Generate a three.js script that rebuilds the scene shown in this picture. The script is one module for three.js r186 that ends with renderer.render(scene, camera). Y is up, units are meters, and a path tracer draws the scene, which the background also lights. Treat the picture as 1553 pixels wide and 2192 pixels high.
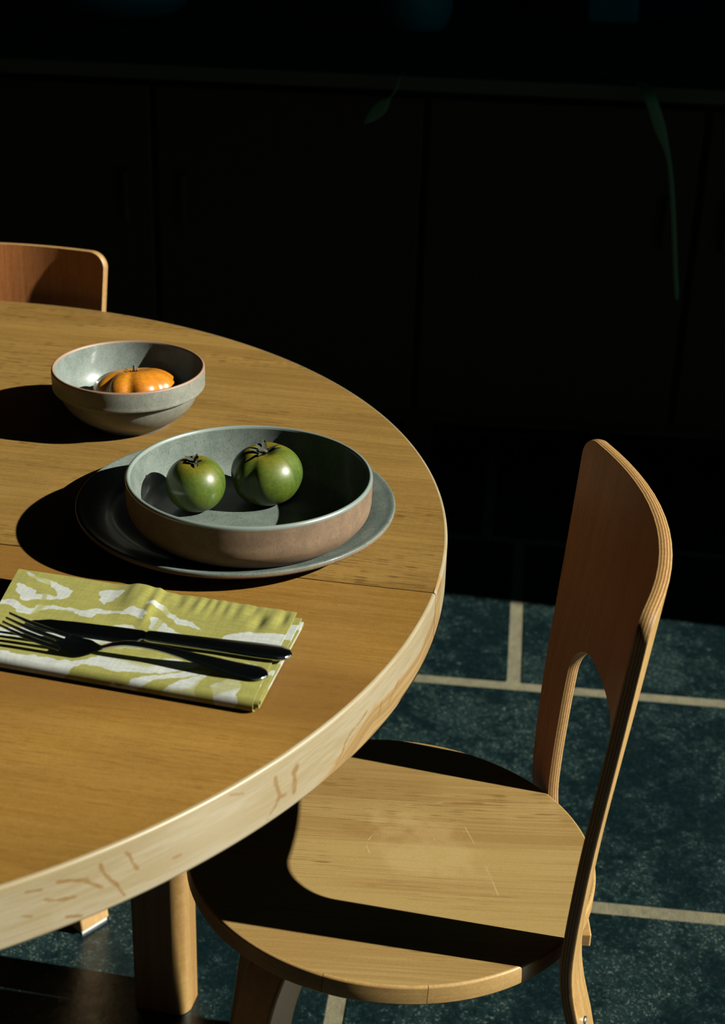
import * as THREE from 'three';
import { mergeGeometries, mergeVertices, toCreasedNormals } from 'three/addons/utils/BufferGeometryUtils.js';
import { RoundedBoxGeometry } from 'three/addons/geometries/RoundedBoxGeometry.js';

// ------------------------------------------------------------------ camera, sky, sun, exposure
const scene = new THREE.Scene();
const camera = new THREE.PerspectiveCamera(37.3945, 1553 / 2192, 0.05, 60);
camera.position.set(0, 1.36, 0);
{ // pitched down 26 degrees, rolled 1.8 degrees
  const X = new THREE.Vector3(0.99949393, 0.02858686, -0.01395287);
  const Y = new THREE.Vector3(-0.03181024, 0.89821374, -0.43840642);
  const Z = new THREE.Vector3(0, 0.43862839, 0.89866853);
  camera.quaternion.setFromRotationMatrix(new THREE.Matrix4().makeBasis(X, Y, Z));
}
camera.focus = 1.38;
camera.userData.fStop = 8;
scene.background = new THREE.Color().setRGB(0.020, 0.220, 0.250);     // dim, cool late-day sky
const SUN_AZ = 10 * Math.PI / 180, SUN_EL = 30.8 * Math.PI / 180;
const sun = new THREE.DirectionalLight(new THREE.Color().setRGB(1.0, 1.0, 0.88), 17.6);
sun.position.set(Math.cos(SUN_EL) * Math.cos(SUN_AZ) * 8, Math.sin(SUN_EL) * 8 + 0.5, Math.cos(SUN_EL) * Math.sin(SUN_AZ) * 8 - 1.4);
sun.target.position.set(0, 0.5, -1.4);
sun.castShadow = true;
sun.shadow.mapSize.set(4096, 4096);
Object.assign(sun.shadow.camera, { left: -3, right: 3, top: 2.5, bottom: -2.5, near: 0.5, far: 16 });
sun.shadow.radius = 1;
scene.add(sun, sun.target);
const renderer = new THREE.WebGLRenderer({ antialias: true });
renderer.toneMapping = THREE.LinearToneMapping;
renderer.toneMappingExposure = 1.0;
renderer.shadowMap.enabled = true;

// ------------------------------------------------------------------ noise and texture helpers
function rng(seed) { let s = seed >>> 0; return () => { s = (s + 0x6D2B79F5) | 0; let t = Math.imul(s ^ (s >>> 15), 1 | s); t = (t + Math.imul(t ^ (t >>> 7), 61 | t)) ^ t; return ((t ^ (t >>> 14)) >>> 0) / 4294967296; }; }
function hash(x, y, s) { let h = Math.imul(x, 374761393) + Math.imul(y, 668265263) + Math.imul(s, 1274126177); h = Math.imul(h ^ (h >>> 13), 1274126177); return ((h ^ (h >>> 16)) >>> 0) / 4294967296; }
function vn(x, y, s = 0, px = 0, py = 0) {                             // value noise, periodic when px / py are given
  let xi = Math.floor(x), yi = Math.floor(y); const fx = x - xi, fy = y - yi;
  const u = fx * fx * (3 - 2 * fx), v = fy * fy * (3 - 2 * fy);
  let x1 = xi + 1, y1 = yi + 1;
  if (px) { xi = ((xi % px) + px) % px; x1 = ((x1 % px) + px) % px; }
  if (py) { yi = ((yi % py) + py) % py; y1 = ((y1 % py) + py) % py; }
  const a = hash(xi, yi, s), b = hash(x1, yi, s), c = hash(xi, y1, s), d = hash(x1, y1, s);
  return a + (b - a) * u + (c - a) * v + (a - b - c + d) * u * v;
}
function fbm(x, y, s = 0, oct = 4) { let a = 0.5, t = 0, n = 0; for (let i = 0; i < oct; i++) { t += a * vn(x, y, s + i * 17); n += a; x *= 2.03; y *= 2.03; a *= 0.5; } return t / n; }
const sm = (a, b, x) => { const t = Math.min(1, Math.max(0, (x - a) / (b - a))); return t * t * (3 - 2 * t); };
const mix = (a, b, t) => a + (b - a) * t;
const mix3 = (a, b, t) => [mix(a[0], b[0], t), mix(a[1], b[1], t), mix(a[2], b[2], t)];
const mul3 = (a, k) => [a[0] * k, a[1] * k, a[2] * k];
function tex(w, h, fn, srgb = true) {
  const d = new Uint8Array(w * h * 4);
  for (let y = 0; y < h; y++) for (let x = 0; x < w; x++) {
    const c = fn(x / w, y / h, x, y), i = (y * w + x) * 4;
    if (typeof c === 'number') d[i] = d[i + 1] = d[i + 2] = Math.max(0, Math.min(255, c * 255));
    else { d[i] = Math.max(0, Math.min(255, c[0])); d[i + 1] = Math.max(0, Math.min(255, c[1])); d[i + 2] = Math.max(0, Math.min(255, c[2])); }
    d[i + 3] = 255;
  }
  const t = new THREE.DataTexture(d, w, h); t.wrapS = t.wrapT = THREE.RepeatWrapping;
  t.magFilter = THREE.LinearFilter; t.minFilter = THREE.LinearMipmapLinearFilter; t.generateMipmaps = true;
  if (srgb) t.colorSpace = THREE.SRGBColorSpace;
  t.needsUpdate = true; return t;
}
const scaled = (t, sx, sy, ox = 0, oy = 0) => { const c = t.clone(); c.repeat.set(sx, sy); c.offset.set(ox, oy); c.needsUpdate = true; return c; };
const DEEP = 0.35;                                                      // how dark the oiled, unlit materials are against the colours noted below
const toned = (m) => { if (!m.metalness) m.color.multiplyScalar(DEEP); return m; };
const std = (o) => toned(new THREE.MeshStandardMaterial(o));
const phys = (o) => toned(new THREE.MeshPhysicalMaterial(o));

// ---- wood: x runs along the grain; the texture covers mx by my metres
function wood(w, h, mx, my, seed, c0, c1, c2, o = {}) {
  const fig = o.figure ?? 1, pore = o.pore ?? 1;
  return tex(w, h, (u, v) => {
    const x = u * mx, y = v * my;
    const yw = y + 0.012 * (fbm(x * 2.2, y * 5, seed, 3) - 0.5) * fig;
    const band = fbm(x * 2.0, yw * 48, seed + 3, 5);
    const streak = vn(x * 14, yw * 420, seed + 9) * 0.45 + vn(x * 40, yw * 900, seed + 10) * 0.3 + vn(x * 300, y * 700, seed + 11) * 0.25;
    const blot = fbm(x * 9, y * 14, seed + 20, 3);
    let c = mix3(c0, c1, sm(0.25, 0.75, band * 0.5 + streak * 0.5));
    c = mul3(c, 1 + (blot - 0.5) * 0.16);
    if (o.brown) c = mix3(c, o.brown, sm(0.42, 0.66, fbm(x * 1.7 + 2, y * 9, seed + 40, 3)) * 0.75);
    const p = vn(x * 75, yw * 1000, seed + 30), pz = fbm(x * 3, yw * 26, seed + 31, 2);
    c = mix3(c, c2, pore * sm(0.66, 0.9, p) * sm(0.3, 0.62, pz) * 0.6);
    c = mul3(c, 1 + (hash((u * 4096) | 0, (v * 4096) | 0, seed) - 0.5) * 0.11);
    return c;
  });
}
const T_oak = wood(2048, 2048, 1.24, 1.24, 5, [140, 105, 51], [162, 126, 66], [101, 69, 31], { pore: 1.3, figure: 0.8 });
const T_oak2 = wood(2048, 1024, 1.24, 0.62, 61, [146, 105, 43], [164, 122, 58], [116, 80, 34], { pore: 0.5, figure: 1.4, brown: [138, 96, 43] });
const T_oakleg = wood(256, 512, 0.25, 0.5, 77, [143, 103, 52], [173, 136, 75], [99, 67, 32]);
// birch seat, with the pale rubbed marks and fine scratches it carries
const scratch = [[-0.019, -0.019, -0.021, 0.008, -0.004], [0.024, -0.028, 0.041, -0.019, 0.003], [0.070, -0.045, 0.098, 0.056, 0.002], [0.012, -0.07, 0.05, -0.078, 0.001]];   // x0, z0, x1, z1, bow
const T_seat = (() => {
  const base = [159, 125, 73], lite = [176, 146, 91], dark = [121, 87, 44];
  return tex(1024, 1024, (u, v) => {
    const x = (u - 0.5) * 0.42, y = (v - 0.5) * 0.42;
    const yw = y + 0.02 * (fbm(x * 3, y * 4, 3, 2) - 0.5);
    const band = fbm(x * 2.2, yw * 30, 91, 4), streak = vn(x * 12, yw * 620, 92);
    let c = mix3(base, lite, sm(0.3, 0.72, band * 0.7 + streak * 0.3));
    const fl = vn(x * 46, yw * 950, 95), z = fbm(x * 7, yw * 22, 96, 3);
    c = mix3(c, dark, sm(0.66, 0.9, fl) * sm(0.47, 0.64, z) * 0.62);
    c = mix3(c, dark, sm(0.5, 0.75, fbm(x * 6 + 4, yw * 16, 97, 3)) * 0.16);
    const wp = (x1, y1, r) => Math.exp(-(((x - x1) ** 2 + (y - y1) ** 2) / (r * r))), rub = fbm(x * 60, y * 70, 98, 4);
    const wear = sm(0.35, 0.75, rub * 0.6 + 0.5 * wp(0.015, -0.02, 0.05) + 0.55 * wp(0.012, 0.019, 0.014) + 0.3 * wp(0.06, 0.01, 0.04) - 0.12) * Math.min(1, wp(0.03, -0.005, 0.085) * 1.5);
    c = mix3(c, [198, 169, 116], wear * 0.42);
    for (const [x0, y0, x1, y1, bow] of scratch) {
      const dx = x1 - x0, dy = y1 - y0, L = dx * dx + dy * dy, t = Math.max(0, Math.min(1, ((x - x0) * dx + (y - y0) * dy) / L));
      const b = bow * Math.sin(t * 3.1), d = Math.hypot(x - x0 - dx * t - b, y - y0 - dy * t);
      c = mix3(c, [198, 181, 142], 0.6 * (1 - sm(0.0003, 0.0009, d)) * sm(0.2, 0.6, vn(t * 9, 3, 44)));
    }
    return mul3(c, 1 + (hash((u * 4096) | 0, (v * 4096) | 0, 7) - 0.5) * 0.12);
  });
})();
const T_ply = wood(1024, 512, 0.9, 0.4, 131, [162, 112, 62], [182, 132, 78], [120, 78, 38], { pore: 0.5 });
const T_birch = wood(512, 256, 0.5, 0.25, 171, [178, 138, 82], [196, 158, 100], [140, 98, 52], { pore: 0.6 });
// the plies of moulded plywood seen on its cut edge: v runs across the thickness
const T_plies = tex(512, 128, (u, v) => {
  const k = v * 9 + 0.12 * (fbm(u * 40, 1, 5, 2) - 0.5), i = Math.floor(k), f = k - i;
  const glue = 1 - sm(0.03, 0.12, Math.min(f, 1 - f));
  let c = i % 2 ? [150, 97, 44] : [206, 166, 104];
  c = mul3(c, 0.93 + 0.14 * vn(u * 220, i * 3, 8));
  return mix3(c, [96, 58, 24], glue * 0.5);
});
// table edge: one quarter of the rim per repeat, u = angle / 90 degrees (in the table's own frame), v = height
const RIM_MARKS = [[2.2, 43.1, 38.8, 42.8, 29.7, 42.1, 18.4, 41.6, 7.1], [1.8, 41.3, 40, 41.1, 36.8, 40.9, 30.1, 40.6, 22.9], [2.2, 45.9, 38.5, 45, 36.2, 44.1, 31.7, 43.8, 27.4, 43.1, 21.3],
  [1.8, 46.7, 28.5, 46.1, 25.2, 45.4, 23, 44.9, 22.2], [1.5, 47.9, 39.6, 46.9, 37.5], [1.8, 48.2, 21.8, 47.6, 19.3], [1.5, 45.5, 8.9, 44.5, 4.7], [3.2, 29.2, 36, 29, 27.3, 28.8, 18, 29.2, 11.8], [1.4, 29.2, 11.8, 30, 5.1], [2.4, 28.8, 16.9, 28.2, 16.4],
  [5, 27.1, 33, 27.3, 29], [4.2, 27.3, 29, 27.2, 19], [3.4, 27.2, 19, 27.3, 13], [1.7, 18.3, 30.5, 19.3, 26.4, 20.5, 25.1, 21.3, 19.6, 21.7, 13.4, 22.4, 8.4], [1.6, 12.8, 25.1, 13.6, 21.2, 14.7, 15.4], [1.4, 15.9, 23.6, 16.5, 12.8], [1.8, 38, 18.2, 37.4, 17.2], [1.6, 33.3, 44.9, 32.2, 39.7]];
const HEART = [2.3, 41.6, 3, 30.3, 4.7, 26.5, 6.3, 26.7, 7.9, 23.1, 11.7, 25.4, 14.2, 25, 17.1, 29, 18.3, 27, 21, 16, 24, 6, 27, -4];
const T_rim = tex(2048, 192, (u, v) => {
  const a = u * 90, hh = v * 49.7, x = u * 0.9546, y = v * 0.0497;
  const band = fbm(x * 5, y * 60, 211, 4), st = vn(x * 60, y * 800, 212);
  let c = mix3([162, 143, 107], [175, 160, 132], sm(0.3, 0.7, band * 0.7 + st * 0.3));
  let lim = -10;
  if (a <= HEART[0]) lim = 60; else for (let i = 0; i + 3 < HEART.length; i += 2) if (a >= HEART[i] && a <= HEART[i + 2]) lim = mix(HEART[i + 1], HEART[i + 3], (a - HEART[i]) / (HEART[i + 2] - HEART[i]));
  const wob = (fbm(x * 40, y * 120, 213, 3) - 0.5) * 7, inH = 1 - sm(lim - 2.2, lim + 1.2, hh + wob);
  const heart = mix3([150, 116, 70], [176, 143, 94], sm(0.25, 0.75, fbm(x * 9, (y * 1000 - lim) * 0.35, 214, 3)));
  c = mix3(c, heart, inH * 0.85);
  let m = 0;
  for (const k of RIM_MARKS) for (let i = 1; i + 3 < k.length; i += 2) {
    const sx = 10.6, x0 = k[i] * sx, y0 = k[i + 1], dx = k[i + 2] * sx - x0, dy = k[i + 3] - y0, px = a * sx - x0, py = hh - y0;
    const t = Math.max(0, Math.min(1, (px * dx + py * dy) / (dx * dx + dy * dy)));
    const d = Math.hypot(px - dx * t, py - dy * t) + (fbm(a * 6, hh * 0.5, 215, 2) - 0.5) * 1.4, wd = k[0] * (0.45 + 0.75 * vn(a * 2.3, hh * 0.16, 216));
    m = Math.max(m, (1 - sm(wd * 0.3, wd * 1.05, d)) * (0.6 + 0.4 * vn(a * 3, hh * 0.3, 217)));
  }
  c = mix3(c, [138, 98, 50], m * 0.8);
  return mul3(c, 1 + (hash((u * 4096) | 0, (v * 256) | 0, 3) - 0.5) * 0.08);
});
// ceramics
function glaze(seed, a, b, speck, amt) {
  return tex(512, 512, (u, v, x, y) => {
    const n = vn(u * 9, v * 9, seed, 9, 9) * 0.6 + vn(u * 27, v * 27, seed + 1, 27, 27) * 0.4;
    let c = mix3(a, b, sm(0.2, 0.8, n));
    c = mul3(c, 1 + (vn(u * 128, v * 128, seed + 4, 128, 128) - 0.5) * 0.14 + (hash(x, y, seed) - 0.5) * 0.1);
    const s = sm(0.82, 0.94, vn(u * 110, v * 110, seed + 2, 110, 110));
    return mix3(c, speck, s * amt);
  });
}
const T_glaze = glaze(301, [114, 124, 117], [128, 136, 129], [64, 74, 67], 0.5);
const T_pale = glaze(311, [134, 134, 122], [147, 146, 133], [87, 82, 71], 0.5);
const T_clay = glaze(321, [121, 94, 68], [137, 108, 79], [87, 59, 40], 0.5);
const T_palein = glaze(331, [126, 135, 129], [139, 147, 141], [82, 89, 84], 0.4);
// slate floor: near-black blue-green stone with pale flecks, tile by tile
const T_slate = tex(1024, 1024, (u, v, x, y) => {
  const n = vn(u * 5, v * 5, 401, 5, 5) * 0.30 + vn(u * 17, v * 17, 402, 17, 17) * 0.25 + vn(u * 47, v * 47, 403, 47, 47) * 0.22 + vn(u * 120, v * 120, 407, 120, 120) * 0.23;
  let c = mix3([12, 29, 32], [31, 50, 51], sm(0.3, 0.72, n));
  const f = vn(u * 300, v * 300, 404, 300, 300) * 0.6 + vn(u * 150, v * 150, 405, 150, 150) * 0.4;
  c = mix3(c, [84, 97, 90], sm(0.55, 0.84, f) * (0.3 + 0.7 * sm(0.4, 0.62, n)) * 0.85);
  c = mix3(c, [126, 130, 114], sm(0.84, 0.93, vn(u * 230, v * 230, 406, 230, 230)) * sm(0.40, 0.58, n) * 0.85);
  return mul3(c, 1 + (hash(x, y, 4) - 0.5) * 0.3);
});
const T_slateRough = tex(256, 256, (u, v) => 0.17 + 0.12 * vn(u * 40, v * 40, 411, 40, 40) + 0.08 * vn(u * 128, v * 128, 412, 128, 128), false);
const T_slateBump = tex(512, 512, (u, v) => 0.5 * vn(u * 24, v * 24, 421, 24, 24) + 0.3 * vn(u * 90, v * 90, 422, 90, 90) + 0.2 * vn(u * 200, v * 200, 423, 200, 200), false);
const T_grout = tex(256, 256, (u, v, x, y) => mul3([121, 113, 83], 0.86 + 0.2 * vn(u * 20, v * 20, 431, 20, 20) + (hash(x, y, 9) - 0.5) * 0.12));
// tomatoes: u runs round, v from the base to the stem
function tomatoSkin(seed, body, deep, shoulder, k) {
  return tex(512, 256, (u, v) => {
    const st = vn(u * 48, v * 3, seed, 48) * 0.6 + vn(u * 110, v * 7, seed + 1, 110) * 0.4, bl = vn(u * 6, v * 4, seed + 2, 6);
    let c = mix3(deep, body, sm(0.2, 0.75, st * 0.55 + bl * 0.45));
    c = mix3(c, shoulder, k * sm(0.62, 0.98, v + (vn(u * 7, v * 3, seed + 3, 7) - 0.5) * 0.4));
    return mul3(c, 0.93 + 0.14 * vn(u * 90, v * 60, seed + 5, 90));
  });
}
const T_green = tomatoSkin(501, [92, 110, 34], [66, 88, 30], [138, 116, 28], 0.75);
const T_orange = tomatoSkin(521, [216, 138, 34], [200, 116, 30], [220, 146, 40], 0.5);
// the marbled print of the napkin: white pools on olive green, in millimetres of the cloth (u along, v from the far edge)
const PRINT = [[8, 3, 13, 1, 23, 10, 32, 10, 44, 15, 59, 20, 59, 33, 54, 39, 50, 32, 42, 22, 30, 16, 23, 15], [8, 21, 15, 22, 27, 29, 31, 37, 35, 34, 49, 35, 51, 31, 55, 36, 47, 41, 36, 43, 28, 49, 19, 45],
  [-10, 54, 8, 54, 16, 49, 22, 52, 31, 58, 36, 58, 38, 54, 42, 50, 54, 49, 64, 48, 73, 49, 81, 48, 87, 43, 97, 42, 109, 42, 116, 35, 122, 35, 129, 42, 130, 49, 120, 45, 108, 46, 97, 48, 91, 51, 89, 58, 80, 58, 70, 53, 60, 52, 47, 56, 44, 63, 36, 68, 28, 67, 19, 58, -10, 60],
  [78, 12, 102, 9, 98, 17, 96, 29, 93, 30, 91, 37, 88, 33], [124, 28, 128, 22, 135, 22, 144, 28, 155, 37, 165, 39, 175, 45, 179, 49, 172, 48, 160, 47, 152, 43, 141, 31, 131, 28], [134, 44, 139, 41, 149, 50, 160, 58, 170, 60, 185, 59, 172, 65, 140, 65], [109, 64, 118, 58, 128, 61, 127, 66, 112, 67],
  [196, 62, 201, 48, 211, 42, 240, 37, 258, 34, 260, 58, 231, 60], [20, 125, 40, 125, 55, 124, 66, 123, 82, 123, 97, 122, 109, 116, 120, 104, 135, 103, 156, 99, 182, 96, 197, 95, 185, 106, 170, 117, 147, 125, 132, 126, 116, 123, 104, 127, 96, 140, 88, 151, 81, 152, 74, 144, 68, 145, 65, 155, 20, 157],
  [122, 148, 132, 136, 141, 138, 155, 128, 174, 116, 192, 105, 200, 105, 189, 117, 166, 128, 155, 137, 151, 148, 151, 156, 148, 150, 139, 143, 128, 150], [167, 151, 176, 134, 189, 118, 204, 104, 202, 113, 199, 122, 199, 131, 205, 146, 200, 150, 176, 155], [210, 120, 220, 110, 226, 107, 232, 118, 233, 132, 229, 141, 220, 146, 212, 131],
  [40, 88, 70, 84, 110, 84, 150, 88, 120, 96, 80, 98, 50, 102, 20, 104, 20, 96], [205, 84, 235, 86, 240, 92, 210, 94], [262, 40, 268, 42, 266, 46, 260, 44], [258, 60, 266, 60, 264, 66, 258, 66], [252, 88, 262, 84, 264, 94, 254, 96], [246, 106, 256, 104, 254, 112, 246, 114]];
const NAP_W = 320, NAP_H = 330;                                        // mm covered by the print texture; the part beyond v = 160 is the underside
const T_print = (() => {
  const W = 1024, H = 1024, cv = document.createElement('canvas'); cv.width = W; cv.height = H;
  const g = cv.getContext('2d'); g.fillStyle = '#000'; g.fillRect(0, 0, W, H); g.fillStyle = '#fff';
  const X = (m) => (m + 40) / NAP_W * W, Y = (m) => (m + 20) / NAP_H * H;
  for (const p of PRINT) { g.beginPath(); const n = p.length / 2, P = (i) => [X(p[(i % n) * 2]), Y(p[(i % n) * 2 + 1])];
    for (let i = 0; i < n; i++) { const a = P(i), b = P(i + 1); if (i === 0) g.moveTo((a[0] + b[0]) / 2, (a[1] + b[1]) / 2); const c = P(i + 2), k = 0.3; g.lineTo(b[0] + (a[0] - b[0]) * k, b[1] + (a[1] - b[1]) * k); g.quadraticCurveTo(b[0], b[1], b[0] + (c[0] - b[0]) * k, b[1] + (c[1] - b[1]) * k); } g.fill(); }
  const d = g.getImageData(0, 0, W, H).data;
  return tex(W, H, (u, v, x, y) => {
    const wx = Math.round(x + (fbm(u * 60, v * 60, 601, 2) - 0.5) * 14), wy = Math.round(y + (fbm(u * 60, v * 60, 602, 2) - 0.5) * 14);
    const k = wx < 0 || wy < 0 || wx >= W || wy >= H ? 0 : d[(wy * W + wx) * 4] / 255;
    const mm = v * NAP_H - 20, um = u * NAP_W - 40;
    const under = sm(150, 165, mm) * sm(0.56, 0.6, fbm(um * 0.02, mm * 0.03, 606, 3));
    const line = k * (1 - sm(0.02, 0.05, Math.abs(fbm(um * 0.016 + 3, mm * 0.02, 607, 2) - 0.52))) * 0.8;
    const weave = 0.92 + 0.08 * vn(u * 300, v * 40, 608) + (hash(x, y, 5) - 0.5) * 0.13 + (vn(u * 40, v * 320, 603) - 0.5) * 0.10;
    return mul3(mix3([158, 152, 60], [200, 203, 196], Math.max(k * (1 - line * 0.7), under)), weave);
  });
})();
const T_weave = tex(256, 256, (u, v, x, y) => 0.5 + 0.25 * Math.sin(x * Math.PI / 2) + 0.25 * Math.sin(y * Math.PI / 2) * (0.6 + 0.4 * vn(u * 64, v * 64, 605, 64, 64)), false);

// ------------------------------------------------------------------ materials
const M = {
  oak: phys({ map: T_oak, roughness: 0.46, specularIntensity: 0.5, bumpMap: T_oak, bumpScale: 0.00012 }),
  oak2: phys({ map: T_oak2, roughness: 0.46, specularIntensity: 0.5, bumpMap: T_oak2, bumpScale: 0.00010 }),
  rim: phys({ map: T_rim, roughness: 0.42, specularIntensity: 0.6 }),
  oakLeg: std({ map: T_oakleg, roughness: 0.5 }),
  seat: phys({ map: T_seat, roughness: 0.42, specularIntensity: 0.5 }),
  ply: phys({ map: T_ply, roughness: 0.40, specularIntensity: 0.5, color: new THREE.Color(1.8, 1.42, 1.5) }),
  plies: std({ map: T_plies, roughness: 0.5 }),
  birch: phys({ map: T_birch, roughness: 0.42, specularIntensity: 0.5 }),
  glaze: phys({ map: T_glaze, roughness: 0.36, specularIntensity: 0.25, clearcoat: 0.1, clearcoatRoughness: 0.1 }),
  glazeRim: phys({ color: 0x8f9a94, roughness: 0.3, clearcoat: 0.5, clearcoatRoughness: 0.15 }),
  clay: std({ map: T_clay, roughness: 0.72 }),
  pale: phys({ map: T_pale, roughness: 0.5, clearcoat: 0.15, clearcoatRoughness: 0.3 }),
  paleIn: phys({ map: T_palein, roughness: 0.34, specularIntensity: 0.25, clearcoat: 0.16, clearcoatRoughness: 0.08 }),
  clayRim: std({ color: 0x9c7a62, roughness: 0.6 }),
  slateBase: { roughness: 1, roughnessMap: T_slateRough, bumpMap: T_slateBump, bumpScale: 0.00025 },
  grout: std({ map: scaled(T_grout, 1, 1), roughness: 0.95, bumpMap: T_slateBump, bumpScale: 0.001 }),
  green: phys({ map: T_green, roughness: 0.42, specularIntensity: 0.5, clearcoat: 0.2, clearcoatRoughness: 0.2 }),
  orange: phys({ map: T_orange, roughness: 0.36, specularIntensity: 0.5, clearcoat: 0.45, clearcoatRoughness: 0.18 }),
  calyx: std({ color: 0x2c3522, roughness: 0.85, side: THREE.DoubleSide }),
  stalk: std({ color: 0x4a4a2c, roughness: 0.85 }),
  cloth: phys({ map: T_print, roughness: 0.95, bumpMap: scaled(T_weave, 6, 6), bumpScale: 0.00006, side: THREE.DoubleSide }),
  steel: phys({ color: 0xb9bfbe, metalness: 1, roughness: 0.15 }),
  screw: phys({ color: 0xb0b0ae, metalness: 1, roughness: 0.35 }),
  glide: std({ color: 0xd8dce0, roughness: 0.4 }),
  wall: std({ color: 0x083c48, roughness: 0.9 }),
  ceiling: std({ color: 0x0f8a98, roughness: 0.9 }),
  darkWood: phys({ color: 0x3a2f26, roughness: 0.7, specularIntensity: 0.25 }),
  counter: phys({ color: 0x4a4c38, roughness: 0.6, specularIntensity: 0.4 }),
  blueWare: std({ color: 0x86b4c0, roughness: 0.6 }),
  leaf: std({ color: 0x3f7a4c, roughness: 0.6, side: THREE.DoubleSide }),
  jamb: std({ color: 0x2a2622, roughness: 0.7 }),
  outside: std({ color: 0x1c1f1e, roughness: 0.95 }),
};

// ------------------------------------------------------------------ object helpers
const taken = {};
function numbered(n) { const k = taken[n] = (taken[n] ?? -1) + 1; return k ? n + '_' + String(k).padStart(3, '0') : n; }
function tag(o, label, category, group) { Object.assign(o.userData, { label, category }); if (group) o.userData.group = group; return o; }
function thing(name, label, category, pos = [0, 0, 0], turn = 0, group) {
  const o = new THREE.Group(); o.name = numbered(name); o.position.set(...pos); o.rotation.y = turn; scene.add(o); return tag(o, label, category, group);
}
function part(name, geo, mat, parent, label) { const m = new THREE.Mesh(geo, mat); m.name = name; parent.add(m); if (label) m.userData.label = label; return m; }
function struct(name, geo, mat) { const m = new THREE.Mesh(geo, mat); m.name = name; m.userData.kind = 'structure'; scene.add(m); return m; }
function box(w, h, d, x, y, z, r = 0) { const g = r ? new RoundedBoxGeometry(w, h, d, 3, r) : new THREE.BoxGeometry(w, h, d); g.translate(x, y, z); return g; }
function rawGeo(pos, uv, idx) {
  const g = new THREE.BufferGeometry(); g.setAttribute('position', new THREE.Float32BufferAttribute(pos, 3)); g.setAttribute('uv', new THREE.Float32BufferAttribute(uv, 2)); g.setIndex(idx); g.computeVertexNormals(); return g;
}
// grid of points fn(i, j) -> [x, y, z, u, v]
function grid(ni, nj, fn, flip) {
  const pos = [], uv = [], idx = [];
  for (let i = 0; i <= ni; i++) for (let j = 0; j <= nj; j++) { const p = fn(i, j); pos.push(p[0], p[1], p[2]); uv.push(p[3], p[4]); }
  for (let i = 0; i < ni; i++) for (let j = 0; j < nj; j++) { const a = i * (nj + 1) + j, b = a + 1, c = a + nj + 1, d = c + 1; if (flip) idx.push(a, b, c, b, d, c); else idx.push(a, c, b, b, c, d); }
  return rawGeo(pos, uv, idx);
}
function spline(pts, n) { return new THREE.CatmullRomCurve3(pts.map((p) => new THREE.Vector3(p[0], p[1], 0)), false, 'centripetal').getPoints(n).map((p) => new THREE.Vector2(Math.max(0, p.x), p.y)); }
function lathe(pts, n = 40, seg = 128) { // uv unrolled from the middle outwards, in metres / 0.12
  const P = spline(pts, n), g = new THREE.LatheGeometry(P, seg), uv = g.attributes.uv, len = [0]; for (let i = 1; i <= n; i++) len.push(len[i - 1] + P[i].distanceTo(P[i - 1]));
  const start = P[0].x < P[n].x ? (i) => P[0].x + len[i] : (i) => P[n].x + len[n] - len[i];
  for (let k = 0; k < uv.count; k++) { const i = k % (n + 1), a = Math.floor(k / (n + 1)) / seg * 2 * Math.PI; uv.setXY(k, start(i) * Math.cos(a) / 0.12, start(i) * Math.sin(a) / 0.12); }
  return g;
}
const D = Math.PI / 180;

// ------------------------------------------------------------------ the room
const RA = -5.6 * D;                                                   // the room's axes, turned as the floor joints run
const rx = (s, t) => [s * Math.cos(RA) + t * Math.sin(RA), -s * Math.sin(RA) + t * Math.cos(RA)];   // room (s along, t towards the viewer) -> world x, z
{ // floor: grout bed with slate tiles laid on it
  const f = new THREE.Group(); f.name = 'floor'; f.userData.kind = 'structure'; scene.add(f); f.rotation.y = RA;
  const bed = box(6.2, 0.06, 7.0, -0.9, -0.0312, -0.9); { const p = bed.attributes.position, uv = bed.attributes.uv; for (let i = 0; i < p.count; i++) uv.setXY(i, p.getX(i) * 4, p.getZ(i) * 4); }
  part('grout', bed, M.grout, f);
  const ROW = 0.5356, GR = 0.0225, r = rng(11);
  // a joint runs through world (0.3298, -1.5997); in room axes:
  const t0 = 0.3298 * Math.sin(RA) - 1.5997 * Math.cos(RA);
  const mats = [0, 1, 2, 3].map((k) => phys({ map: scaled(T_slate, 1, 1, k * 0.37, k * 0.61), ...M.slateBase }));
  const firstJoint = { '-2': 0.051, '-1': -0.45, 0: -0.15, 1: 0.22 };
  for (let row = -5; row <= 6; row++) {
    const L = 0.9, off = (firstJoint[row] !== undefined ? firstJoint[row] : r() * L);
    const zc = t0 + (row + 0.5) * ROW;                                 // row 0 lies just in front of that joint
    for (let k = -5; k <= 4; k++) {
      const s0 = off + k * L, xc = s0 + L / 2; if (xc < -3.6 || xc > 2.1) continue;
      const g = new RoundedBoxGeometry(L - GR, 0.02, ROW - GR, 2, 0.0022); const p = g.attributes.position, uv = g.attributes.uv, ox = r() * 3, oy = r() * 3;
      for (let i = 0; i < p.count; i++) uv.setXY(i, (p.getX(i) + ox) * 1.9, (p.getZ(i) + oy) * 1.9);
      const m = part(numbered('tile'), g, mats[Math.floor(r() * 4)], f); m.position.set(xc, -0.01 + (r() - 0.5) * 0.0008, zc);
    }
  }
}
function wallBox(name, w, h, d, s, y, t, mat = M.wall) { const m = struct(name, box(w, h, d, 0, 0, 0), mat); const [x, z] = rx(s, t); m.position.set(x, y, z); m.rotation.y = RA; return m; }
const HC = 3.3, XR = 2.0, JZ = -2.425 + (XR - 0.3) * Math.tan(SUN_AZ);      // ceiling height, right wall, far jamb of its opening
wallBox('wall_back', 7.0, HC + 0.2, 0.12, -0.6, HC / 2, -3.86);
wallBox('wall_left', 0.12, HC + 0.2, 6.6, -3.2, HC / 2, -0.5);
wallBox('wall_front', 7.0, HC + 0.2, 0.12, -0.6, HC / 2, 2.56);
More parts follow.
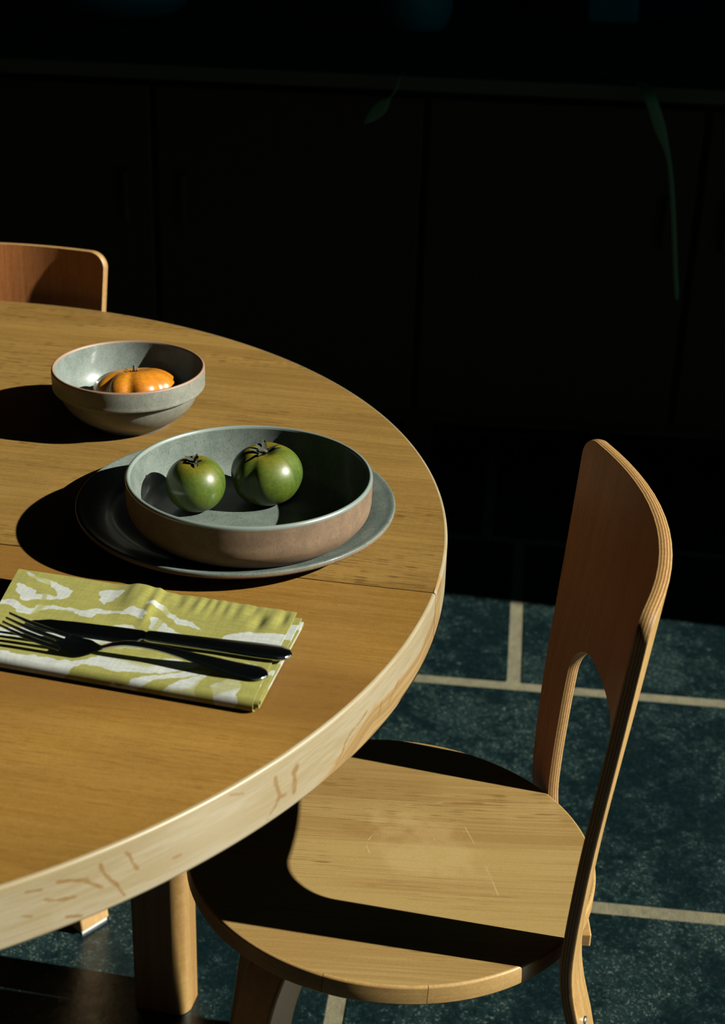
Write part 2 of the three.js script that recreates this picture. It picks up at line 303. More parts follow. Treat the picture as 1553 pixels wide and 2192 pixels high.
wallBox('ceiling', 7.0, 0.12, 6.8, -0.6, HC + 0.08, -0.6, M.ceiling);
{ // right wall: solid up to the jamb of a wide, tall opening through which the sun comes
  const w = new THREE.Group(); w.name = 'wall_right'; w.userData.kind = 'structure'; scene.add(w);
  part('pier', box(0.14, HC + 0.2, 2.1, XR + 0.07, HC / 2, JZ - 1.05), M.wall, w);
  part('pier', box(0.14, HC + 0.2, 2.2, XR + 0.07, HC / 2, 1.7), M.wall, w);
  part('lintel', box(0.14, 0.45, 0.6 - JZ, XR + 0.07, HC - 0.1, (JZ + 0.6) / 2), M.wall, w);
  const d = new THREE.Group(); d.name = 'door_1'; d.userData.kind = 'structure'; scene.add(d);
  part('frame', box(0.06, 2.97, 0.05, XR + 0.17, 1.485, JZ - 0.03), M.jamb, d); part('frame', box(0.06, 2.97, 0.05, XR + 0.17, 1.485, 0.63), M.jamb, d);
}
struct('ground_outside', box(8, 0.1, 10, XR + 4.14, -0.07, -0.6), M.outside);

// ------------------------------------------------------------------ the round table
const TC = [-0.5292, -1.2494], TR = 0.6077, TT = 0.0497, TY = 0.74;
{
  const t = thing('dining_table', 'round dining table with an oak top, thick pale edge and a joint across the middle', 'table', [TC[0], 0, TC[1]], -9.5 * D);
  const zs = 0.0313, ch = 0.0028;
  const mk = (sign, name, mat, mapW, mapH) => {
    const z0 = zs + sign * 0.0006, a0 = Math.asin(z0 / TR), N = 120;
    const ang = (i) => sign > 0 ? a0 + (Math.PI - 2 * a0) * i / N : -(Math.PI + a0) + (Math.PI + 2 * a0) * i / N + 0;
    // near leaf: angles a0 .. pi - a0;  far leaf: angles -(pi + a0) .. a0
    const ring = [[TR - ch, 0], [TR - ch * 0.6, -ch * 0.1], [TR - ch * 0.25, -ch * 0.32], [TR, -ch]];
    const top = grid(N, 28, (i, j) => { const a = ang(i), x = (TR - ch) * Math.cos(a), z1 = (TR - ch) * Math.sin(a), z = mix(z0, z1, j / 28); return [x, TY, z, (x + 0.62) / mapW, (z + 0.62) / mapH]; }, sign > 0);
    const bot = grid(N, 28, (i, j) => { const a = ang(i), x = TR * 0.995 * Math.cos(a), z1 = TR * 0.995 * Math.sin(a), z = mix(z0, z1, j / 28); return [x, TY - TT, z, (x + 0.62) / mapW, (z + 0.62) / mapH]; }, sign < 0);
    const cut = grid(40, 1, (i, j) => { const x = mix(-1, 1, i / 40) * Math.sqrt(TR * TR - z0 * z0) * 0.998; return [x, TY - j * TT, z0, (x + 0.62) / mapW, j * 0.04]; }, sign > 0);
    const l = part('tabletop_leaf', mergeGeometries([top, bot, cut]), mat, t);
    const prof = [[TR - ch, 0], [TR - ch * 0.62, -ch * 0.08], [TR - ch * 0.29, -ch * 0.29], [TR - ch * 0.08, -ch * 0.62], [TR, -ch], [TR, -ch - 0.001], [TR, -TT * 0.5], [TR, -TT + 0.003], [TR - 0.0008, -TT + 0.0008], [TR * 0.995, -TT]];
    const e = grid(N * 2, prof.length - 1, (i, j) => { const a = ang(i / 2), p = prof[j]; return [p[0] * Math.cos(a), TY + p[1], p[0] * Math.sin(a), a / (Math.PI / 2), 1 + p[1] / TT]; }, sign < 0 ? false : false);
    part('edge_band', e, M.rim, l, 'pale edge band with brown flecks');
  };
  mk(1, 'near', M.oak2, 1.24, 0.62); mk(-1, 'far', M.oak, 1.24, 1.24);
  // legs: a flat slab-sided post, crisp on one front edge and rolled round towards the back
  const LS = new THREE.Shape(), cr = (x, y, r, a) => LS.absarc(x, y, r, a, a + Math.PI / 2, false);
  LS.moveTo(-0.0295, -0.025); cr(0.0205, -0.012, 0.013, -Math.PI / 2); cr(0.0155, 0.007, 0.018, 0); cr(-0.0295, 0.021, 0.004, Math.PI / 2); cr(-0.0295, -0.021, 0.004, Math.PI);
  const LG = new THREE.ExtrudeGeometry(LS, { depth: TY - TT - 0.001, bevelEnabled: false, curveSegments: 10 }); LG.rotateX(Math.PI / 2); LG.translate(0, TY - TT, 0);
  { const p = LG.attributes.position, uv = LG.attributes.uv; for (let i = 0; i < p.count; i++) uv.setXY(i, p.getY(i) / 0.5, (p.getX(i) + p.getZ(i)) / 0.25); }
  for (const q of [0, 1, 2, 3]) {
    const lx = 0.279, lz = -0.205, c = Math.cos(q * Math.PI / 2), s = Math.sin(q * Math.PI / 2);
    const m = part('leg', LG, M.oakLeg, t); m.position.set(lx * c + lz * s, 0.0005, -lx * s + lz * c); m.rotation.y = q * Math.PI / 2 - 2.5 * D;
  }
}

// ------------------------------------------------------------------ chairs: seat, moulded plywood back with its rear legs, bent front legs. Backrest towards +x
const SEAT_Y = 0.44, SRX = 0.1945, SRZ = 0.1825, ST = 0.021;
const XC = [[0, 0.254], [0.15, 0.226], [0.28, 0.203], [0.36, 0.186], [0.38, 0.1805], [0.40, 0.1758], [0.42, 0.1727], [0.44, 0.1713], [0.47, 0.1722], [0.50, 0.1741], [0.56, 0.1791], [0.62, 0.1857], [0.68, 0.1927], [0.74, 0.1995], [0.80, 0.2062]];
function xcAt(y) { // cubic through the profile
  let i = 0; while (i < XC.length - 2 && y > XC[i + 1][0]) i++;
  const p = (k) => XC[Math.max(0, Math.min(XC.length - 1, k))], a = p(i), b = p(i + 1), h = b[0] - a[0], t = (y - a[0]) / h;
  const ma = (b[1] - p(i - 1)[1]) / (b[0] - p(i - 1)[0] || 1), mb = (p(i + 2)[1] - a[1]) / (p(i + 2)[0] - a[0] || 1);
  return (2 * t ** 3 - 3 * t * t + 1) * a[1] + (t ** 3 - 2 * t * t + t) * h * ma + (-2 * t ** 3 + 3 * t * t) * b[1] + (t ** 3 - t * t) * h * mb;
}
const RC = 0.407, PT = 0.0108, YTOP = 0.803, YSPLIT = 0.41;
function shellPt(z, y, k) { // k = 0 front face, 1 back face
  const e = 1e-3, dx = (xcAt(Math.min(YTOP, y + e)) - xcAt(Math.max(0, y - e))) / (Math.min(YTOP, y + e) - Math.max(0, y - e)), n = new THREE.Vector3(1, -dx, z / RC).normalize();
  const x = xcAt(y) - z * z / (2 * RC); return [x + n.x * PT * k, y + n.y * PT * k, z + n.z * PT * k];
}
const ARCH = 0.619, AR = 0.042, INTOP = 0.112, INR = 0.045, CR = 0.020;
const outW = (y) => y < 0.44 ? mix(0.151, 0.1475, y / 0.44) : mix(0.1475, 0.175, (y - 0.44) / 0.366);
const outer = (y) => y <= YTOP - CR ? outW(y) : outW(y) - CR + Math.sqrt(Math.max(0, CR * CR - (y - YTOP + CR) ** 2));
const inner = (y) => { if (y >= ARCH) return INTOP - INR; if (y > ARCH - AR) return INTOP - INR + INR * Math.sqrt(Math.max(0, 1 - ((y - ARCH + AR) / AR) ** 2)); return mix(0.106, INTOP, Math.max(0, Math.min(1, (y - 0.42) / (ARCH - AR - 0.42)))); };
function rowsBetween(a, b, n, dense) { const o = []; for (let i = 0; i <= n; i++) o.push(a + (b - a) * (dense ? Math.sin(i / n * Math.PI / 2) : i / n)); return o; }
function shellStrip(y, lo, hi, nz) { // both faces of a strip whose z limits are functions of the height
  const f = (k, flip) => grid(y.length - 1, nz, (i, j) => { const z = mix(lo(y[i]), hi(y[i]), j / nz), p = shellPt(z, y[i], k); return [...p, y[i] / 0.9 + k * 0.31, (z + 0.2) / 0.4]; }, flip);
  return [f(0, true), f(1, false)];
}
function edgeWall(path, out) { // path of [z, y]; out(i) = outward direction in (z, y)
  const n = path.length - 1, m = 6; let len = [0]; for (let i = 1; i <= n; i++) len.push(len[i - 1] + Math.hypot(path[i][0] - path[i - 1][0], path[i][1] - path[i - 1][1]));
  return grid(n, m, (i, j) => { const t = j / m, b = 0.0011 * Math.sin(t * Math.PI), a = path[Math.max(0, i - 1)], c = path[Math.min(n, i + 1)], L = Math.hypot(c[0] - a[0], c[1] - a[1]) || 1, nz = (c[1] - a[1]) / L * out, ny = -(c[0] - a[0]) / L * out; const p = shellPt(path[i][0], path[i][1], t); return [p[0], p[1] + ny * b, p[2] + nz * b, len[i] / 0.3, t]; }, out < 0);
}
function makeChair(label) {
  const t = thing('dining_chair', label, 'chair', [0, 0, 0], 0);
  { // seat
    const N = 144, c = 0.0026, el = (a, o) => [(SRX - o) * Math.cos(a), (SRZ - o) * Math.sin(a)];
    const uvs = (x, z) => [x / 0.42 + 0.5, z / 0.42 + 0.5];
    const top = grid(N, 10, (i, j) => { const a = i / N * 2 * Math.PI, p = el(a, c), k = j / 10; return [p[0] * k, 0, p[1] * k, ...uvs(p[0] * k, p[1] * k)]; }, true);
    const bot = grid(N, 4, (i, j) => { const a = i / N * 2 * Math.PI, p = el(a, c), k = j / 4; return [p[0] * k, -ST, p[1] * k, ...uvs(p[0] * k, p[1] * k)]; }, false);
    const s = part('seat', mergeGeometries([top, bot]), M.seat, t); s.position.set(-0.0014, SEAT_Y, -0.0025); s.rotation.z = -2.2 * D;   // the seat slopes back a little
    // the edge band comes in three lengths; their butt joints show on the rim
    const J = [80.6, 107.5, 242, 440.6], prof = [[c, 0], [c * 0.62, -c * 0.08], [c * 0.29, -c * 0.29], [c * 0.08, -c * 0.62], [0, -c], [0, -ST / 2], [0, -ST + c], [c * 0.29, -ST + c * 0.29], [c, -ST]];
    for (let k = 0; k < 3; k++) {
      const a0 = (J[k] + 0.07) * D, a1 = (J[k + 1] - 0.07) * D, n = Math.ceil((a1 - a0) / (2.5 * D));
      const g = grid(n, prof.length - 1, (i, j) => { const a = mix(a0, a1, i / n), p = el(a, prof[j][0]); return [p[0], prof[j][1], p[1], a * 0.19 / 0.5, (prof[j][1] + ST) / 0.25 + k * 0.2]; }, false);
      part('edge_band', g, M.birch, s);
    }
  }
  { // backrest: one moulded shell with an arched opening
    const yA = rowsBetween(YSPLIT, ARCH - AR, 14), yB = rowsBetween(ARCH - AR, ARCH, 14, true).slice(1), yC = rowsBetween(ARCH, YTOP - CR, 12).slice(1), yD = rowsBetween(YTOP - CR, YTOP, 14, true).slice(1);
    const ys = [...yA, ...yB, ...yC, ...yD], up = [ARCH, ...yC, ...yD];
    const faces = [...shellStrip(ys, inner, outer, 12), ...shellStrip(ys, (y) => -outer(y), (y) => -inner(y), 12), ...shellStrip(up, () => -inner(ARCH), () => inner(ARCH), 14)];
    const b = part('backrest', mergeGeometries(faces.filter((f, i) => i % 2 === 0)), M.ply, t);
    part('rear_face', mergeGeometries(faces.filter((f, i) => i % 2)), M.birch, b);
    const o = ys.map((y) => [outer(y), y]), top = []; for (let i = 1; i < 14; i++) top.push([mix(outer(YTOP), -outer(YTOP), i / 14), YTOP]);
    const outline = [...o, ...top, ...o.slice().reverse().map(([z, y]) => [-z, y])];
    const yI = [...yA, ...yB], q = yI.map((y) => [inner(y), y]), mid = []; for (let i = 1; i < 10; i++) mid.push([mix(inner(ARCH), -inner(ARCH), i / 10), ARCH]);
    const hole = [...q, ...mid, ...q.slice().reverse().map(([z, y]) => [-z, y])];
    part('ply_edge', mergeGeometries([edgeWall(outline, 1), edgeWall(hole, -1)]), M.plies, b, 'cut edge showing the plies');
  }
  for (const sg of [1, -1]) { // rear legs run on from the stiles
    const ys = rowsBetween(0.004, YSPLIT, 24), lo = (y) => mix(0.112, inner(YSPLIT), y / YSPLIT);
    const fz = sg > 0 ? shellStrip(ys, lo, outW, 8) : shellStrip(ys, (y) => -outW(y), (y) => -lo(y), 8);
    const l = part('leg', mergeGeometries(fz), M.birch, t);
    const a = ys.map((y) => [sg * outW(y), y]), c = ys.map((y) => [sg * lo(y), y]);
    part('ply_edge', mergeGeometries([edgeWall(a, sg), edgeWall(c, -sg)]), M.plies, l);
    const gp = shellPt(sg * 0.14, 0.004, 0.5); part('glide', box(0.008, 0.004, 0.034, gp[0], 0.002, gp[2]), M.glide, l);
    const sp = shellPt(sg * 0.131, 0.362, 1), sc = new THREE.CylinderGeometry(0.0045, 0.005, 0.0016, 20); sc.rotateZ(-Math.PI / 2); sc.rotateY(-sg * 0.29); sc.translate(sp[0] + 0.0004, sp[1], sp[2]); part('screw', sc, M.screw, l);
  }
  { // bent front legs, splayed along the diagonals of the seat
    const line = spline([[0.045, 0.4105], [0.10, 0.4095], [0.134, 0.397], [0.151, 0.372], [0.1605, 0.345], [0.178, 0.25], [0.2, 0.12], [0.2195, 0.0045]], 44);
    const ringP = []; { const w = 0.0225, h = 0.5, r = 0.0035; const cs = [[1, 1], [-1, 1], [-1, -1], [1, -1]]; cs.forEach(([sx, sy], q) => { for (let k = 0; k <= 4; k++) { const a2 = (q + k / 4) * Math.PI / 2; ringP.push([sx * (w - r) + r * Math.cos(a2), sy, Math.sin(a2), r]); } }); }
    for (const sg of [1, -1]) {
      const m = ringP.length, n = line.length - 1, secs = line.map((p, i) => { const q = line[Math.max(0, i - 1)], q2 = line[Math.min(n, i + 1)], d = q2.clone().sub(q).normalize(); return { p, nx: -d.y, ny: d.x, t: mix(0.011, 0.017, sm(0.03, 0.3, i / n)) }; });
      const at3 = (i, j) => { const { p, nx, ny, t: th } = secs[i], [b, sy, sn, r] = ringP[j % m], o = sy * (th - r) + r * sn, R = p.x + nx * o, y = p.y + ny * o; return [(-R + b) * Math.SQRT1_2 * 1 , y, sg * (R + b) * Math.SQRT1_2, i / n * 0.9 + (j % 5) * 0.01, j / m]; };
      const g = grid(n, m, at3, sg > 0);
      const cap = grid(1, m, (i, j) => { const e = at3(n, j); return i ? [-secs[n].p.x * Math.SQRT1_2, e[1], sg * secs[n].p.x * Math.SQRT1_2, 0, 0] : e; }, sg > 0);
      const l = part('leg', mergeGeometries([g, cap]), M.birch, t);
      const gl = box(0.04, 0.004, 0.028, 0, 0.002, 0); gl.rotateY(sg > 0 ? -Math.PI / 4 : Math.PI / 4); gl.translate(-0.2195 * Math.SQRT1_2, 0, sg * 0.2195 * Math.SQRT1_2); part('glide', gl, M.glide, l);
    }
  }
  part('rear_rail', box(0.05, 0.015, 0.15, 0.158, 0.4045, 0, 0.002), M.birch, t);
  return t;
}
const chairA = makeChair('plywood chair at the right with a round seat, its back arched open towards the floor');
chairA.position.set(0.0395, 0, -1.1528); chairA.rotation.y = -0.35 * D;
{
  const b = chairA.clone(); b.name = numbered('dining_chair'); b.position.set(-0.5045, 0, -1.686); b.rotation.y = 92.8 * D; scene.add(b);
  b.userData.label = 'plywood chair behind the table, only its rounded backrest showing above the tabletop';
}

// ------------------------------------------------------------------ crockery
{ // footed bowl with a rolled band below the lip
  const t = thing('stoneware_bowl', 'deep pale grey stoneware bowl with a banded rim holding an orange tomato', 'bowl', [-0.2474, TY, -1.4712]);
  part('outer_wall', lathe([[0.0, 0.0015], [0.034, 0.0015], [0.036, 0.0], [0.041, 0.0], [0.0425, 0.002], [0.046, 0.0055], [0.056, 0.0125], [0.0655, 0.0225], [0.0710, 0.033], [0.0728, 0.0395]], 60).clone(), M.pale, t);
  part('rim_band', lathe([[0.0728, 0.0395], [0.0772, 0.0400], [0.0785, 0.0412], [0.0787, 0.046], [0.0790, 0.054], [0.0789, 0.0602]], 40), M.pale, t);
  part('interior', lathe([[0.0755, 0.0603], [0.0748, 0.052], [0.0722, 0.040], [0.067, 0.028], [0.058, 0.0175], [0.045, 0.0105], [0.03, 0.008], [0.0, 0.0075]], 60), M.paleIn, t);
  part('rim', lathe([[0.0789, 0.0600], [0.0786, 0.0613], [0.0778, 0.062], [0.0770, 0.0621], [0.0761, 0.0615], [0.0755, 0.0603]], 24), M.clayRim, t, 'bare tan clay lip');
}
{ // low wide bowl
  const t = thing('serving_bowl', 'wide shallow bowl with grey glaze inside and bare brown outside, on a plate', 'bowl', [-0.1006, TY + 0.0078, -1.2119]);
  part('outer_wall', lathe([[0, 0.001], [0.056, 0.001], [0.058, 0], [0.066, 0], [0.069, 0.002], [0.088, 0.0068], [0.0999, 0.0150], [0.1066, 0.0240], [0.1082, 0.0299], [0.1086, 0.0384], [0.1089, 0.0529]], 80), M.clay, t, 'bare brown clay');
  part('interior', lathe([[0.1046, 0.0536], [0.1039, 0.0454], [0.1021, 0.0324], [0.098, 0.019], [0.0905, 0.011], [0.08, 0.0078], [0.06, 0.0068], [0, 0.0065]], 80), M.glaze, t);
  part('rim', lathe([[0.1089, 0.0529], [0.1088, 0.0544], [0.1079, 0.0556], [0.1066, 0.056], [0.1054, 0.0554], [0.1046, 0.0536]], 24), M.glazeRim, t);
}
{
  const t = thing('dinner_plate', 'round grey glazed plate with a raised rim under the wide bowl', 'plate', [-0.1157, TY, -1.2485]);
  part('glazed_face', lathe([[0.0, 0.0075], [0.09, 0.0075], [0.105, 0.0080], [0.112, 0.0095], [0.119, 0.0135], [0.128, 0.0165], [0.138, 0.0188], [0.1435, 0.0202], [0.1450, 0.0200], [0.1456, 0.0188]], 80), M.glaze, t);
  part('underside', lathe([[0.1456, 0.0188], [0.1454, 0.0166], [0.1435, 0.0146], [0.134, 0.0118], [0.122, 0.0078], [0.111, 0.0035], [0.1, 0.0008], [0.092, 0], [0.086, 0.0], [0.084, 0.0015], [0, 0.0015]], 80), M.clay, t, 'bare brown clay');
}

// ------------------------------------------------------------------ tomatoes
function tomato(name, label, pos, R, H, o, mat, group) {
  const t = thing(name, label, 'tomato', pos, o.turn || 0, group);
  const NU = 96, NV = 64, rr = (a, b) => { // a round, b from -90 (base) to 90
    const rib = o.ribs.reduce((s, [at, wd, dp]) => { let d = Math.abs(a - at) % (2 * Math.PI); if (d > Math.PI) d = 2 * Math.PI - d; return s - dp * Math.exp(-((d / wd) ** 2)) * sm(-0.9, 0.9, Math.sin(b) + 0.5); }, 0);
    const c = Math.pow(Math.abs(Math.cos(b)), 0.92), s = Math.sin(b);
    const dent = s > 0 ? -o.dent * Math.exp(-((c / 0.30) ** 2)) : 0.06 * Math.exp(-((c / 0.4) ** 2));
    return [R * c * (1 + rib), H * (s * 0.97 + dent)];
  };
  const g = grid(NU, NV, (i, j) => { const a = i / NU * 2 * Math.PI, b = (-0.5 + j / NV) * Math.PI, [r, y] = rr(a, b); return [r * Math.cos(a), y, r * Math.sin(a), i / NU, j / NV]; }, false);

  const bm = part('flesh', g, mat, t);
  const cal = []; const rnd = rng(o.seed); const n = o.sepals;
  const y0 = H * (0.97 - o.dent) + 0.0006;
  for (let k = 0; k < n; k++) { // dry curled sepals following the shoulder, then lifting
    const a = (k + rnd() * 0.5) / n * 2 * Math.PI, L = R * o.sepalLen * (0.75 + rnd() * 0.5), lift = 0.001 + rnd() * o.lift, w = 0.0022 + rnd() * 0.0010;
    cal.push(grid(8, 2, (i, j) => { const q = i / 8, rad = q * L, b = Math.acos(Math.min(0.999, rad / R)), [, ys] = rr(a, b); const tw = (j - 1) * w * Math.sin(Math.PI * Math.min(1, 0.25 + q * 0.75)), an = a + 0.35 * q * (rnd() - 0.5) * 0.2;
      return [rad * Math.cos(an) - tw * Math.sin(an), ys + 0.0008 + lift * q * q + 0.0008 * Math.abs(j - 1), rad * Math.sin(an) + tw * Math.cos(an), q, j / 2]; }, true));
  }
  const c = part('calyx', mergeGeometries(cal), M.calyx, t, 'dry green calyx');
  const st = new THREE.TubeGeometry(new THREE.CatmullRomCurve3([new THREE.Vector3(0, y0 - 0.001, 0), new THREE.Vector3(0.0006, y0 + 0.003, 0.0005), new THREE.Vector3(o.stem[0], y0 + o.stem[1], o.stem[2])]), 8, 0.0017, 8); part('stem', st, M.stalk, c);
  const tilt = new THREE.Quaternion().setFromEuler(new THREE.Euler(o.tilt[0], 0, o.tilt[1]));
  for (const m of [bm, c]) m.quaternion.copy(tilt);
  return t;
}
const GR = 'green tomatoes in the wide bowl';
tomato('green_tomato', 'smaller round green tomato in the wide bowl, nearer its left side', [-0.1515, 0.7790, -1.2375], 0.0272, 0.0258, { ribs: [[0.6, 0.3, 0.02], [2.7, 0.35, 0.025], [4.6, 0.3, 0.02]], dent: 0.13, seed: 3, sepals: 5, sepalLen: 0.36, lift: 0.0012, stem: [0.002, 0.007, 0.002], tilt: [0.12, 0.05], turn: 0.3 }, M.green, GR);
tomato('green_tomato', 'larger ribbed green tomato with a dark curled calyx in the wide bowl', [-0.0890, 0.7812, -1.2590], 0.0335, 0.0282, { ribs: [[0.3, 0.26, 0.05], [2.0, 0.24, 0.10], [2.9, 0.28, 0.07], [4.1, 0.3, 0.06], [5.3, 0.3, 0.05]], dent: 0.24, seed: 8, sepals: 7, sepalLen: 0.42, lift: 0.004, stem: [-0.005, 0.004, 0.001], tilt: [0.10, 0.06], turn: 0 }, M.green, GR);
tomato('orange_tomato', 'ribbed orange tomato lying in the deep pale grey bowl', [-0.2425, 0.7736, -1.4800], 0.0450, 0.0226, { ribs: [[0.15, 0.16, 0.08], [0.95, 0.16, 0.09], [1.75, 0.17, 0.12], [2.45, 0.16, 0.14], [3.1, 0.16, 0.10], [4.2, 0.16, 0.12], [5.0, 0.16, 0.09], [5.7, 0.16, 0.09]], dent: 0.3, seed: 15, sepals: 5, sepalLen: 0.16, lift: 0.003, stem: [0.001, 0.008, -0.001], tilt: [-0.25, 0.03], turn: 0.2 }, M.orange);

// ------------------------------------------------------------------ napkin: folded cloth; local x = along (to the right), local z = from the far edge to the near fold
const NP = [-0.2875, TY, -1.1176], NU_ = new THREE.Vector3(0.9698, 0, 0.2434).normalize(), NV_ = new THREE.Vector3(-0.1921, 0, 0.981).normalize();
const napAt = (u, v, h) => [NP[0] + NU_.x * u + NV_.x * v, TY + h, NP[2] + NU_.z * u + NV_.z * v];
{
  const t = thing('napkin', 'folded green and white marbled cloth napkin lying on the tabletop under the cutlery', 'napkin', [NP[0], TY, NP[2]]);
  const VN = 0.1335;
  // height of the top of the cloth, with its folds and gathers
  const topH = (u, v) => {
    let h = 0.0112 + 0.0010 * (fbm(u * 22, v * 26, 701, 3) - 0.5) * 2;
    const hem = Math.exp(-(((v - 0.010) / 0.014) ** 2));
    h += hem * (0.0005 * Math.sin(u * 520 + 3 * Math.sin(u * 71)) + 0.0014 * (fbm(u * 170, v * 30, 702, 2) - 0.5)) * sm(0.08, 0.14, u);
    h += 0.0042 * Math.exp(-(((u - 0.112 - v * 0.12) / 0.013) ** 2)) * (1 - sm(0.02, 0.055, v));         // ruck in the far edge
    h += 0.0026 * Math.exp(-(((u - 0.128 - v * 0.05) / 0.004) ** 2)) * (1 - sm(0.03, 0.065, v));
    h -= 0.0026 * Math.exp(-(((u - 0.219) / 0.0042) ** 2 + ((v - 0.022) / 0.013) ** 2)) - 0.0012 * Math.exp(-(((u - 0.229) / 0.004) ** 2 + ((v - 0.018) / 0.012) ** 2));
    h -= 0.0022 * Math.exp(-(((u - 0.237) / 0.0035) ** 2 + ((v - 0.012) / 0.011) ** 2));
    return h;
  };
  // path of one long layer: far edge of the underside -> near fold -> top, back to the far hem
  const layer = (path, uEnd, h3, name) => { // path: [v, h, s]
    const n = path.length - 1, NUU = 150;
    const f = (off, flip) => grid(NUU, n, (i, j) => {
      const [v, h, s, nv, nh, k] = path[j], u0 = 0.157 * v, u = mix(u0, uEnd(v), i / NUU); let hh = h + (k ? (topH(u, v) - 0.0112) * k : 0);
      const p = napAt(u, v + nv * off, hh + nh * off); return [p[0] - NP[0], p[1] - TY, p[2] - NP[2], (u * 1000 + 40) / NAP_W, (s * 1000 + 20) / NAP_H];
    }, flip);
    const TH = 0.00055, a = f(TH, false), b = f(-TH, true);
    // close the cut ends of the cloth
    const rim = grid(n, 1, (i, j) => { const [v, h, s, nv, nh, k] = path[i], u = uEnd(v), off = (j ? -1 : 1) * TH, p = napAt(u, v + nv * off, h + (k ? (topH(u, v) - 0.0112) * k : 0) + nh * off); return [p[0] - NP[0], p[1] - TY, p[2] - NP[2], (u * 1000 + 40) / NAP_W, (s * 1000 + 20) / NAP_H]; }, true);
    return part(name, mergeGeometries([a, b, rim]), M.cloth, t);
  };
  const fold = (vFar, hLow, hTop, vNear, sTop0, k, vFarLow) => {
    const P = [], r = (hTop - hLow) / 2, n1 = 26, n2 = 14;
    for (let i = 0; i <= n1 * 2; i++) { const v = mix(vFar, vNear - r, i / (n1 * 2)); P.push([v, hTop, sTop0 + v, 0, 1, k]); }
    for (let i = 1; i < n2; i++) { const a = i / n2 * Math.PI; P.push([vNear - r + r * Math.sin(a), (hTop + hLow) / 2 + r * Math.cos(a), sTop0 + vNear - r + r * a, Math.sin(a), Math.cos(a), k * Math.max(0, Math.cos(a))]); }
    for (let i = 0; i <= n1; i++) { const v = mix(vNear - r, vFarLow, i / n1); P.push([v, hLow, sTop0 + vNear + r + (vNear - v), 0, -1, 0]); }
    return P;
  };
  layer(fold(0.0, 0.0009, 0.0112, VN, 0, 1, 0.003), (v) => 0.2445 + 0.004 * v, 0, 'outer_fold');
  layer(fold(0.004, 0.0030, 0.0088, VN - 0.004, 0.02, 0.35, 0.004), (v) => 0.2500 - 0.012 * v, 0, 'inner_fold');
  layer(fold(0.006, 0.0048, 0.0068, VN - 0.009, 0.04, 0.15, 0.006), (v) => 0.2520 - 0.026 * v, 0, 'inner_fold');
}

// ------------------------------------------------------------------ cutlery
function frame(o, p0, p1, roll = 0) { // local x from p0 to p1
  const a = new THREE.Vector3(...p0), b = new THREE.Vector3(...p1), x = b.clone().sub(a).normalize(), z = new THREE.Vector3().crossVectors(x, new THREE.Vector3(0, 1, 0)).normalize(), y = new THREE.Vector3().crossVectors(z, x);
  o.position.copy(a); o.quaternion.setFromRotationMatrix(new THREE.Matrix4().makeBasis(x, y, z)); if (roll) o.rotateX(roll);
}
// a flat forged piece: half-widths and thickness along its length, lens-shaped in section. rows: [x, zMin, zMax, yMid, thickness]
function forged(rows, n = 8, ease = 0.5) {
  const R = rows.length - 1, ring = 2 * n;
  return grid(R, ring, (i, j) => { const [x, z0, z1, y, th] = rows[i], a = j / ring * 2 * Math.PI, c = Math.cos(a), s = Math.sin(a), k = Math.sign(s) * Math.pow(Math.abs(s), ease); const kc = Math.sign(c) * Math.pow(Math.abs(c), 0.7); return [x, y + k * th / 2, (z0 + z1) / 2 + kc * (z1 - z0) / 2, i / R, j / ring]; }, true);
}
function resample(ctrl, n) { const cs = ctrl[0].length; const out = []; for (let i = 0; i <= n; i++) { const x = mix(ctrl[0][0], ctrl[ctrl.length - 1][0], i / n); let k = 0; while (k < ctrl.length - 2 && x > ctrl[k + 1][0]) k++; const t = sm(0, 1, (x - ctrl[k][0]) / (ctrl[k + 1][0] - ctrl[k][0])); const tl = (x - ctrl[k][0]) / (ctrl[k + 1][0] - ctrl[k][0]); const r = [x]; for (let q = 1; q < cs; q++) r.push(mix(ctrl[k][q], ctrl[k + 1][q], 0.5 * t + 0.5 * tl)); out.push(r); } return out; }
{
  const t = thing('table_knife', 'polished steel table knife lying across the folded napkin', 'knife');
  frame(t, [-0.2617, TY + 0.0128, -1.0263], [-0.0504, TY + 0.0128, -0.9866]);
  const L = 0.215;
  part('blade', forged(resample([[0, 0.001, 0.002, 0.0012, 0.0008], [0.006, -0.004, 0.005, 0.0012, 0.001], [0.018, -0.0078, 0.0075, 0.0013, 0.0013], [0.04, -0.0088, 0.0092, 0.0014, 0.0016], [0.085, -0.0088, 0.0100, 0.0018, 0.002], [0.094, -0.008, 0.0092, 0.002, 0.0024], [0.0985, -0.0045, 0.0052, 0.0022, 0.0036]], 60), 8, 0.35), M.steel, t);
  part('handle', forged(resample([[0.0985, -0.0052, 0.0058, 0.0024, 0.0048], [0.1, -0.0062, 0.0068, 0.0026, 0.0052], [0.104, -0.0068, 0.0074, 0.0026, 0.005], [0.15, -0.0078, 0.0082, 0.0026, 0.0052], [0.19, -0.0096, 0.0098, 0.0026, 0.005], [0.205, -0.0096, 0.0096, 0.0026, 0.0046], [0.212, -0.0066, 0.0066, 0.0026, 0.004], [L, -0.0012, 0.0012, 0.0026, 0.002]], 80), 8, 0.45), M.steel, t);
}
